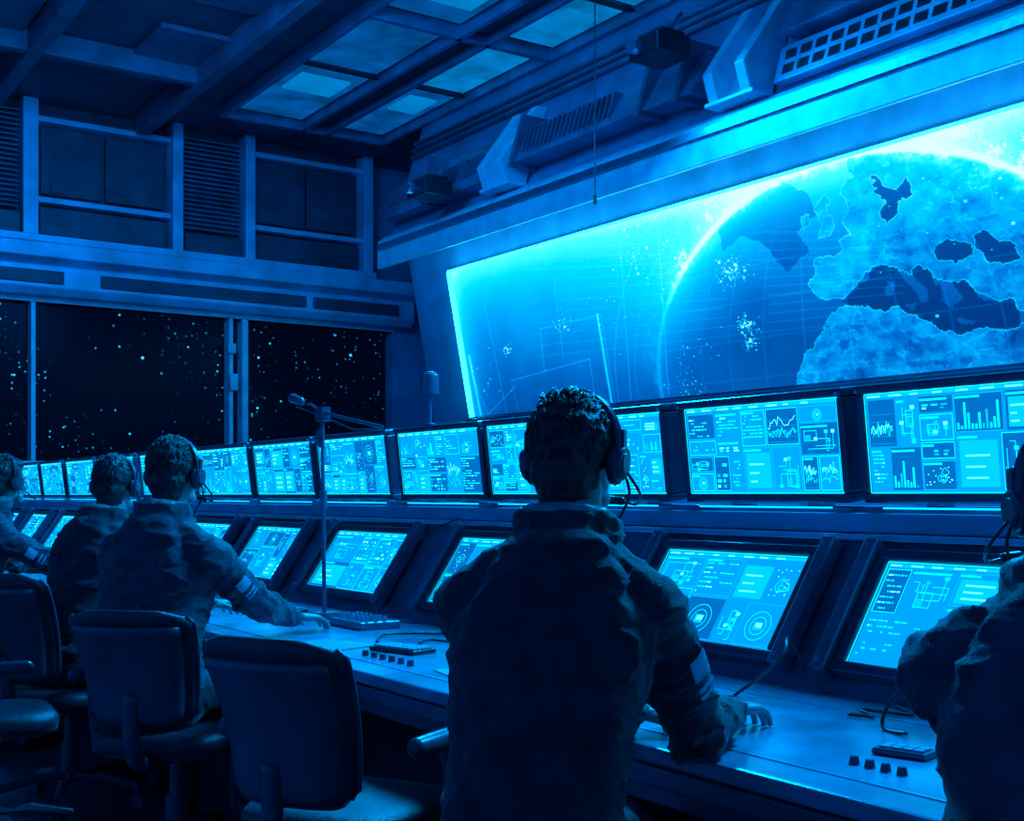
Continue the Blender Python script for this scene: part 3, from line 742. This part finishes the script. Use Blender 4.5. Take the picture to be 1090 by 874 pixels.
def person(name,x,y,theta,lean,hyaw,hpit,rt,lt,rpole=(.6,-.3,-1),lpole=(-.7,-.3,-1),seed=1,dz=0,jack=None,mic=1,bulk=1.0,fr=None,fl=None,hroll=0,shw=.180,curl=(14,24,20),slx=0,L1=.315,L2=.285):
    e=empty(name,(x,y,0),-R(theta)); inv=Matrix.LocRotScale(Vector((x,y,0)),e.rotation_euler,None).inverted()
    S=lambda z: lean*(z-.55)+lean*.35*(z-.55)**2
    SX=lambda z: slx*(z-.55)
    b=MB()
    prof=[(.50,.160,.12),(.535,.182,.14),(.60,.186,.148),(.66,.176,.143),(.70,.164,.136),(.78,.160,.132),(.88,.172,.140),(.98,.188,.145),(1.05,.190,.138),(1.10,.160,.120),(1.14,.125,.10),(1.175,.092,.085),(1.21,.075,.078)]
    Z=lambda z:z+dz*(z-.5)/.6
    b.loft([ring(SX(z),S(z)-.005,Z(z) if z>.5 else z,hx*bulk*.98,hy*bulk) for z,hx,hy in prof])
    for s in (-1,1):
        b.ell((s*.085+SX(1),S(1.0)-.072,Z(1.0)),(.085,.062,.13))
        b.capsule((s*.045+SX(1.15),S(1.16)-.03,Z(1.16)),(s*shw*bulk*.92+SX(1.08),S(1.09)-.012,Z(1.09)),.062,.060)
    for s in (-1,1):
        hp=Vector((s*.10,.02,.59)); kn=Vector((s*.15,.44,.565)); an=Vector((s*.14,.40,.13))
        b.capsule(hp,kn,.088,.064); b.capsule(kn,an,.062,.046)
    W={}
    for s,t,pl,nm in ((1,rt,rpole,'r'),(-1,lt,lpole,'l')):
        sh=Vector((s*shw*bulk+SX(1.07),S(1.07)+.01,Z(1.065)))
        tl=inv@Vector(t); el,wr=ik(sh,tl,L1,L2,pl)
        b.ell(sh,(.066*bulk,.072*bulk,.070*bulk)); b.capsule(sh,el,.067*bulk,.058*bulk); b.ell(el,(.058*bulk,)*3)
        d=(wr-el).normalized()
        b.capsule(el,wr-d*.03,.057*bulk,.041); b.capsule(wr-d*.055,wr-d*.035,.045,.043)
        W[nm]=(wr,d,el,sh)
    zc=Z(1.345); hy0=S(1.26)+.035; hx0=SX(1.3)
    b.capsule((SX(1.12),S(1.12)-.0,Z(1.12)),(hx0,hy0-.022,zc-.05),.064,.057)
    for k in range(18):
        a=2*math.pi*k/18; c=math.cos(a); s_=math.sin(a)
        b.ell((.080*c+SX(1.2),S(1.18)+.076*s_-.008,Z(1.195)-.020*s_+ .010),(.028,.028,.048),0,12,8)
    b.ell((SX(1.13),S(1.13)-.100,Z(1.125)),(.135,.055,.07)); b.ell((SX(1.15),S(1.15)-.088,Z(1.17)),(.11,.055,.052))
    me=remesh(b,.008,6,.5)
    jm=jack or M_jack
    sd=Vector((seed*3.1,seed*7.7,seed*1.3))
    cos=[v.co.copy() for v in me.vertices]; nrm=[v.normal.copy() for v in me.vertices]
    for i,v in enumerate(me.vertices):
        p=cos[i]
        arm=0; seam=0
        for nm in 'rl':
            wr,d,el,sh=W[nm]; dd=(p-el).length; arm=max(arm,math.exp(-(dd/.13)**2)); arm=max(arm,.8*math.exp(-((p-(wr-d*.06)).length/.08)**2)); arm=max(arm,.5*math.exp(-((p-sh-Vector((0,0,-.08))).length/.09)**2))
            ua=(el-sh).normalized(); t_a=(p-sh).dot(ua); rad_=((p-sh)-ua*t_a).length
            if rad_<.10: seam=max(seam,math.exp(-((t_a-.035)/.008)**2))
        if p.y<S(1.0)-.02: seam=max(seam,math.exp(-((p.z-Z(1.03)-.25*abs(p.x)*.4)/.007)**2)) if abs(p.x-SX(1))<.17 else seam
        wv=noise.noise_vector(Vector((p.x*5,p.y*5,p.z*5))+sd)*.9
        n1=noise.noise(Vector((p.x*6,p.y*6,p.z*15))+sd+wv); c1=max(0,1-abs(n1)*4.5)**1.5
        n2=noise.noise(Vector((p.x*14+p.z*7,p.y*14,p.z*26))+sd*2+wv*1.5); c2=max(0,1-abs(n2)*4.0)**1.5
        amp=.006+.008*arm
        hem=.010*math.exp(-((p.z-.645)/.018)**2)
        if p.z>Z(1.255): amp=0; hem=0; seam=0
        if p.z<.56: amp=0; hem=0
        v.co=p+nrm[i]*(amp*c1*1.3+amp*.7*c2-amp*.5+hem-.005*seam)
    link(me,'clothed_body',[jm,M_trou,M_skin],e)
    mi=[]
    for p_ in me.polygons:
        c=p_.center; q=0
        if c.z<.625: q=1
        if c.z>Z(1.252): q=2
        mi.append(q)
    me.polygons.foreach_set('material_index',mi)
    for nm,s,fd in (('r',1,fr),('l',-1,fl)):
        wr,d,el,sh=W[nm]
        f=Vector((d.x,d.y,0)).normalized() if fd is None else (inv.to_3x3()@Vector(fd)).normalized()
        f=(f+Vector((0,0,-.04))).normalized()
        hand(e,wr,f,s,name='hand_'+nm,curl=curl)
    wr,d,el,sh=W['r']; ax=(el-sh).normalized(); out=Vector((1,-.75,0)); out=(out-ax*out.dot(ax)).normalized(); tg=ax.cross(out)
    b=MB(); 
    for (c0,c1,w0) in ((.10,.150,.024),(.170,.180,.024),(.19,.198,.024)):
        vs=[]
        for t in (c0,c1):
            rad_=(.067-.010*t/.31)*bulk+.0085
            for a in (-w0/.07,-w0/.14,0,w0/.14,w0/.07): 
                vs.append(sh+ax*t+(out*math.cos(a)+tg*math.sin(a))*rad_)
        vs+= [v_+out*.003 for v_ in vs]
        fs=[]
        for i in range(4): fs+=[(i,i+1,i+6,i+5),(i+10,i+15,i+16,i+11)]
        fs+=[(0,5,15,10),(4,14,19,9)]
        for i in range(4): fs+=[(i,i+10,i+11,i+1),(i+5,i+6,i+16,i+15)]
        b.add(vs,fs)
    b.obj('sleeve_patch',M_patch,e,world=False)
    for s in (-1,1):
        b=MB(); rs=[]
        for (yy,hx,hz) in ((.32,.024,.03),(.34,.036,.05),(.40,.040,.06),(.46,.044,.042),(.54,.048,.033),(.59,.04,.027),(.612,.02,.016)):
            rs.append([(s*.14+hx*math.cos(a),yy,.004+hz*(1+math.sin(a))*.9) for a in [2*math.pi*i/16 for i in range(16)]])
        b.loft(rs); b.capsule((s*.14,.395,.07),(s*.14,.395,.14),.043,.046); b.obj('shoe',M_shoe,e,smooth=True,world=False)
    HT_=Matrix.Translation((hx0,hy0,zc))@Matrix.Rotation(-R(hyaw),4,'Z')@Matrix.Rotation(R(hpit),4,'X')@Matrix.Rotation(R(hroll),4,'Y')
    b=MB()
    b.ell((0,-.014,.030),(.075,.094,.088)); b.ell((0,.022,-.030),(.061,.066,.078)); b.ell((0,.060,-.088),(.028,.026,.022))
    b.ell((0,.0,-.06),(.056,.06,.045)); b.ell((0,.068,.026),(.052,.02,.013))
    for s in (-1,1):
        b.ell((s*.034,.060,-.022),(.026,.026,.024)); b.ell((s*.079,-.006,-.004),(.009,.019,.032)); b.ell((s*.040,.03,-.07),(.022,.035,.022))
        b.ell((s*.012,.094,-.024),(.009,.010,.008))
    b.capsule((0,.084,.018),(0,.108,-.018),.008,.0115); b.ell((0,.106,-.020),(.012,.011,.010))
    b.ell((0,.084,-.050),(.024,.012,.006)); b.ell((0,.082,-.061),(.020,.012,.007))
    b.capsule((0,-.022,-.05),(0,-.035,-.135),.056,.058)
    me=remesh(b,.0042,4,.5); me.transform(HT_)
    link(me,'head',[M_skin],e)
    b=MB()
    for s in (-1,1):
        b.ell((s*.031,.079,.004),(.014,.010,.0095),0,T=HT_); b.ell((s*.031,.0865,.004),(.0055,.0035,.0055),1,T=HT_)
    b.ell((0,.094,-.0555),(.021,.0035,.0022),2,T=HT_)
    b.obj('face_details',[M_eyew,M_iris,M_lip],e,smooth=True,world=False)
    rnd=random.Random(seed)
    b=MB()
    hc=Vector((0,-.030,.040)); hr=Vector((.083,.097,.090))
    b.ell(hc,hr,0,32,20); b.ell((0,-.052,-.012),(.070,.064,.075),0); b.ell((0,-.055,-.055),(.055,.045,.055),0)
    b.ell((0,.03,.092),(.06,.045,.032))
    for s in (-1,1): b.ell((s*.070,.02,.02),(.012,.02,.035))
    me=remesh(b,.005,2,.5)
    for v in me.vertices:
        p=v.co; n_=noise.noise(Vector((p.x*38,p.y*38,p.z*38))+sd); n2=noise.noise(Vector((p.x*90,p.y*90,p.z*45))+sd)
        v.co=p+p.normalized()*(.006*n_+.004*n2)
    me.transform(HT_); link(me,'hair',[M_hair],e)
    b=MB()
    for i in range(800):
        a=rnd.uniform(0,2*math.pi); ph=rnd.uniform(-.35,1.5); 
        nrm_=Vector((math.cos(ph)*math.cos(a),math.cos(ph)*math.sin(a),math.sin(ph)))
        if ph<.35 and nrm_.y>.25: continue
        p=hc+Vector((nrm_.x*hr.x,nrm_.y*hr.y,nrm_.z*hr.z))*.98
        fl_=Vector((rnd.gauss(0,.35),.5*(1 if ph>.6 else -.2),-.9 if ph<.6 else .05)); fl_=fl_-nrm_*fl_.dot(nrm_)
        if fl_.length<.01: continue
        fl_.normalize(); L=rnd.uniform(.014,.034)*(1.2 if ph>.8 else .7); lift=rnd.uniform(.2,.7)*(1.0 if ph>.6 else .4)
        q1=p+fl_*L*.5+nrm_*L*.35*lift; q2=p+fl_*L+nrm_*L*.5*lift
        b.tube([p-nrm_*.004,q1,q2],[.0042,.0032,.0006],0,5,HT_)
    b.obj('hair_strands',M_hair,e,smooth=True,world=False)
    b=MB()
    pts=[(.094*math.cos(a),-.012,.0+.028+.108*math.sin(a)*1.0) for a in [math.pi*i/24 for i in range(25)]]
    pts=[(.094,-.008,-.0)]+pts+[(-.094,-.008,-.0)]
    for off in (-.007,0,.007): b.tube([(p[0],p[1]+off,p[2]) for p in pts],.0065,0,8,HT_)
    for s in (-1,1):
        b.cyl((s*.089,-.004,-.004),(s*.104,-.004,-.006),.036,.031,0,24,HT_); b.cyl((s*.104,-.004,-.006),(s*.108,-.004,-.006),.024,.020,0,24,HT_)
        b.box((s*.098-.006,-.012,.02),(s*.098+.006,.004,.06),0,HT_)
    b.obj('headset_frame',M_chr,e,smooth=False,world=False)
    b=MB()
    for s in (-1,1):
        b.tube([(s*.084,-.004+.030*math.cos(a),-.004+.034*math.sin(a)) for a in [2*math.pi*i/20 for i in range(21)]],.010,0,8,HT_)
    b.tube(catmull([(mic*.106,.0,-.02),(mic*.118,.05,-.060),(mic*.095,.10,-.078),(mic*.050,.124,-.070)],6),.0030,0,8,HT_)
    b.capsule((mic*.055,.122,-.071),(mic*.028,.128,-.068),.009,.009,0,10,HT_)
    b.tube(catmull([(mic*.106,-.004,-.03),(mic*.115,-.01,-.07),(mic*.09,-.02,-.13),(mic*.07,.0,-.17)],6),.003,0,8,HT_)
    b.obj('ear_cushions_and_microphone',M_black,e,smooth=True,world=False)
    return e

def seat_from_head(hx,hyy,theta,lean,slx=0):
    off=lean*.73+lean*.35*.53+.035; t=R(theta); o2=slx*.75
    return hx-off*math.sin(t)-o2*math.cos(t),hyy-off*math.cos(t)+o2*math.sin(t)
# centre operator
x,y=seat_from_head(1.45,1.905,44,.22,.09)
person('seated_operator',x,y,44,.22,14,-3,(1.93,1.97,.80),(1.74,2.06,.80),rpole=(.05,-.4,-1),lpole=(-.62,-.3,-1),seed=1,bulk=1.04,fr=(1,.30,0),shw=.165,curl=(12,26,24),slx=.09,L1=.335,L2=.29)
chair(x,y,44,back=False,arms=False,name='backless_stool')
# left operator
x,y=seat_from_head(1.44,4.21,56,.13)
person('seated_operator',x,y,56,.13,-8,-4,(1.97,4.34,.80),(1.85,4.75,.80),rpole=(.2,-.5,-1),seed=2,dz=.0,jack=M_jack2,bulk=1.08,fr=(1,.2,0),L1=.33,L2=.29)
chair(x+.09,y-.03,44,top=.92)
x,y=seat_from_head(1.56,5.32,60,.25)
person('seated_operator',x,y,60,.25,-18,-3,(2.05,5.5,.80),(1.95,5.9,.80),seed=3,dz=-.02)
chair(x,y,60)
x,y=seat_from_head(1.38,6.55,70,.35)
person('seated_operator',x,y,70,.35,0,-3,(1.95,6.4,.80),(1.95,6.9,.80),seed=4,jack=M_jack2)
chair(x,y,70)
# right operator
x,y=seat_from_head(1.785,1.07,60,.28)
person('seated_operator',x,y,60,.28,-30,-6,(2.2,.95,.80),(2.12,1.14,.80),rpole=(.6,-.4,-1),lpole=(-.22,-.3,-1),seed=5,dz=-.06,mic=-1,bulk=1.0,jack=M_jack2)
chair(x,y,60,back=False,arms=False,name='backless_stool')
# empty chairs
chair(1.44,2.84,62,top=.95)
chair(.92,4.75,95,top=.9)
chair(.25,5.6,120,top=.92)

# ------------------------------------------------------------------ lights
def area(name,loc,target,sx,sy,c,p):
    l=bpy.data.lights.new(name,'AREA'); l.shape='RECTANGLE'; l.size=sx; l.size_y=sy; l.color=c; l.energy=p
    o=bpy.data.objects.new(name,l); o.location=loc; d=Vector(target)-Vector(loc); o.rotation_euler=d.to_track_quat('-Z','Y').to_euler(); col.objects.link(o); return o
BL=(0,.38,1)
area('added_fill_near',(5.4,3.0,ZC-.40),(1.6,2.0,.8),1.0,2.0,BL,760)  # added out-of-view fill for rims on near operators and the desk
area('added_fill_mid',(4.7,7.2,ZC-.40),(1.6,5.0,.8),1.0,2.0,BL,720)  # added out-of-view fill for the middle of the console row
area('added_wash_far_wall',(2.6,8.0,ZC-.35),(4.6,14.2,3.9),2.0,1.0,(0,.30,1),190)  # added out-of-view lamp that brightens the far wall cabinets
area('added_wash_bulkhead',(3.4,6.0,ZC-.35),(6.8,8.0,4.7),1.0,2.0,(0,.30,1),70)  # added out-of-view lamp that brightens the upper bulkhead
area('added_fill_rear',(1.0,-.5,ZC-.35),(1.5,3,.8),2,2,(0,.2,1),4)  # weak added fill on the operators' backs, no real fixture
# ------------------------------------------------------------------ world with stars
w=bpy.data.worlds.new('space'); sc.world=w; w.use_nodes=True; nt=w.node_tree; nt.nodes.clear()
o=nt.nodes.new('ShaderNodeOutputWorld'); bg=nt.nodes.new('ShaderNodeBackground'); tc=nt.nodes.new('ShaderNodeTexCoord')
def stars(scale,rad_,bright,pw_=3):
    v=nt.nodes.new('ShaderNodeTexVoronoi'); v.inputs['Scale'].default_value=scale; nt.links.new(tc.outputs['Generated'],v.inputs['Vector'])
    mr=nt.nodes.new('ShaderNodeMapRange'); mr.inputs['From Min'].default_value=0; mr.inputs['From Max'].default_value=rad_; mr.inputs['To Min'].default_value=1; mr.inputs['To Max'].default_value=0
    nt.links.new(v.outputs['Distance'],mr.inputs['Value'])
    sx=nt.nodes.new('ShaderNodeSeparateXYZ'); nt.links.new(v.outputs['Color'],sx.inputs[0])
    pw=nt.nodes.new('ShaderNodeMath'); pw.operation='POWER'; pw.inputs[1].default_value=pw_; nt.links.new(sx.outputs[0],pw.inputs[0])
    ml=nt.nodes.new('ShaderNodeMath'); ml.operation='MULTIPLY'; nt.links.new(mr.outputs[0],ml.inputs[0]); nt.links.new(pw.outputs[0],ml.inputs[1])
    m2=nt.nodes.new('ShaderNodeMath'); m2.operation='MULTIPLY'; m2.inputs[1].default_value=bright; nt.links.new(ml.outputs[0],m2.inputs[0]); return m2
nz_=nt.nodes.new('ShaderNodeTexNoise'); nz_.inputs['Scale'].default_value=9; nt.links.new(tc.outputs['Generated'],nz_.inputs['Vector'])
mrn=nt.nodes.new('ShaderNodeMapRange'); mrn.inputs['From Min'].default_value=.45; mrn.inputs['From Max'].default_value=.65; nt.links.new(nz_.outputs['Fac'],mrn.inputs['Value'])
s1=stars(110,.12,5,4); s2=stars(230,.22,6,3); s3=stars(60,.08,10,6)
mm=nt.nodes.new('ShaderNodeMath'); mm.operation='MULTIPLY'; nt.links.new(s2.outputs[0],mm.inputs[0]); nt.links.new(mrn.outputs[0],mm.inputs[1])
a1=nt.nodes.new('ShaderNodeMath'); a1.operation='ADD'; nt.links.new(s1.outputs[0],a1.inputs[0]); nt.links.new(mm.outputs[0],a1.inputs[1])
a2=nt.nodes.new('ShaderNodeMath'); a2.operation='ADD'; nt.links.new(a1.outputs[0],a2.inputs[0]); nt.links.new(s3.outputs[0],a2.inputs[1])
vm=nt.nodes.new('ShaderNodeVectorMath'); vm.operation='SCALE'; vm.inputs[0].default_value=(.02,.45,1.0); nt.links.new(a2.outputs[0],vm.inputs['Scale'])
va=nt.nodes.new('ShaderNodeVectorMath'); va.operation='ADD'; va.inputs[1].default_value=(0,.0015,.010); nt.links.new(vm.outputs[0],va.inputs[0])
nt.links.new(va.outputs[0],bg.inputs['Color']); nt.links.new(bg.outputs[0],o.inputs[0])

# ------------------------------------------------------------------ camera
cd=bpy.data.cameras.new('camera'); cd.sensor_width=36; cd.lens=36*F/1090; cd.shift_y=90/1090; cd.clip_end=500; cd.clip_start=.05
co=bpy.data.objects.new('camera',cd); co.location=(0,0,H); co.rotation_euler=(R(90),0,-R(34.3)); col.objects.link(co); sc.camera=co
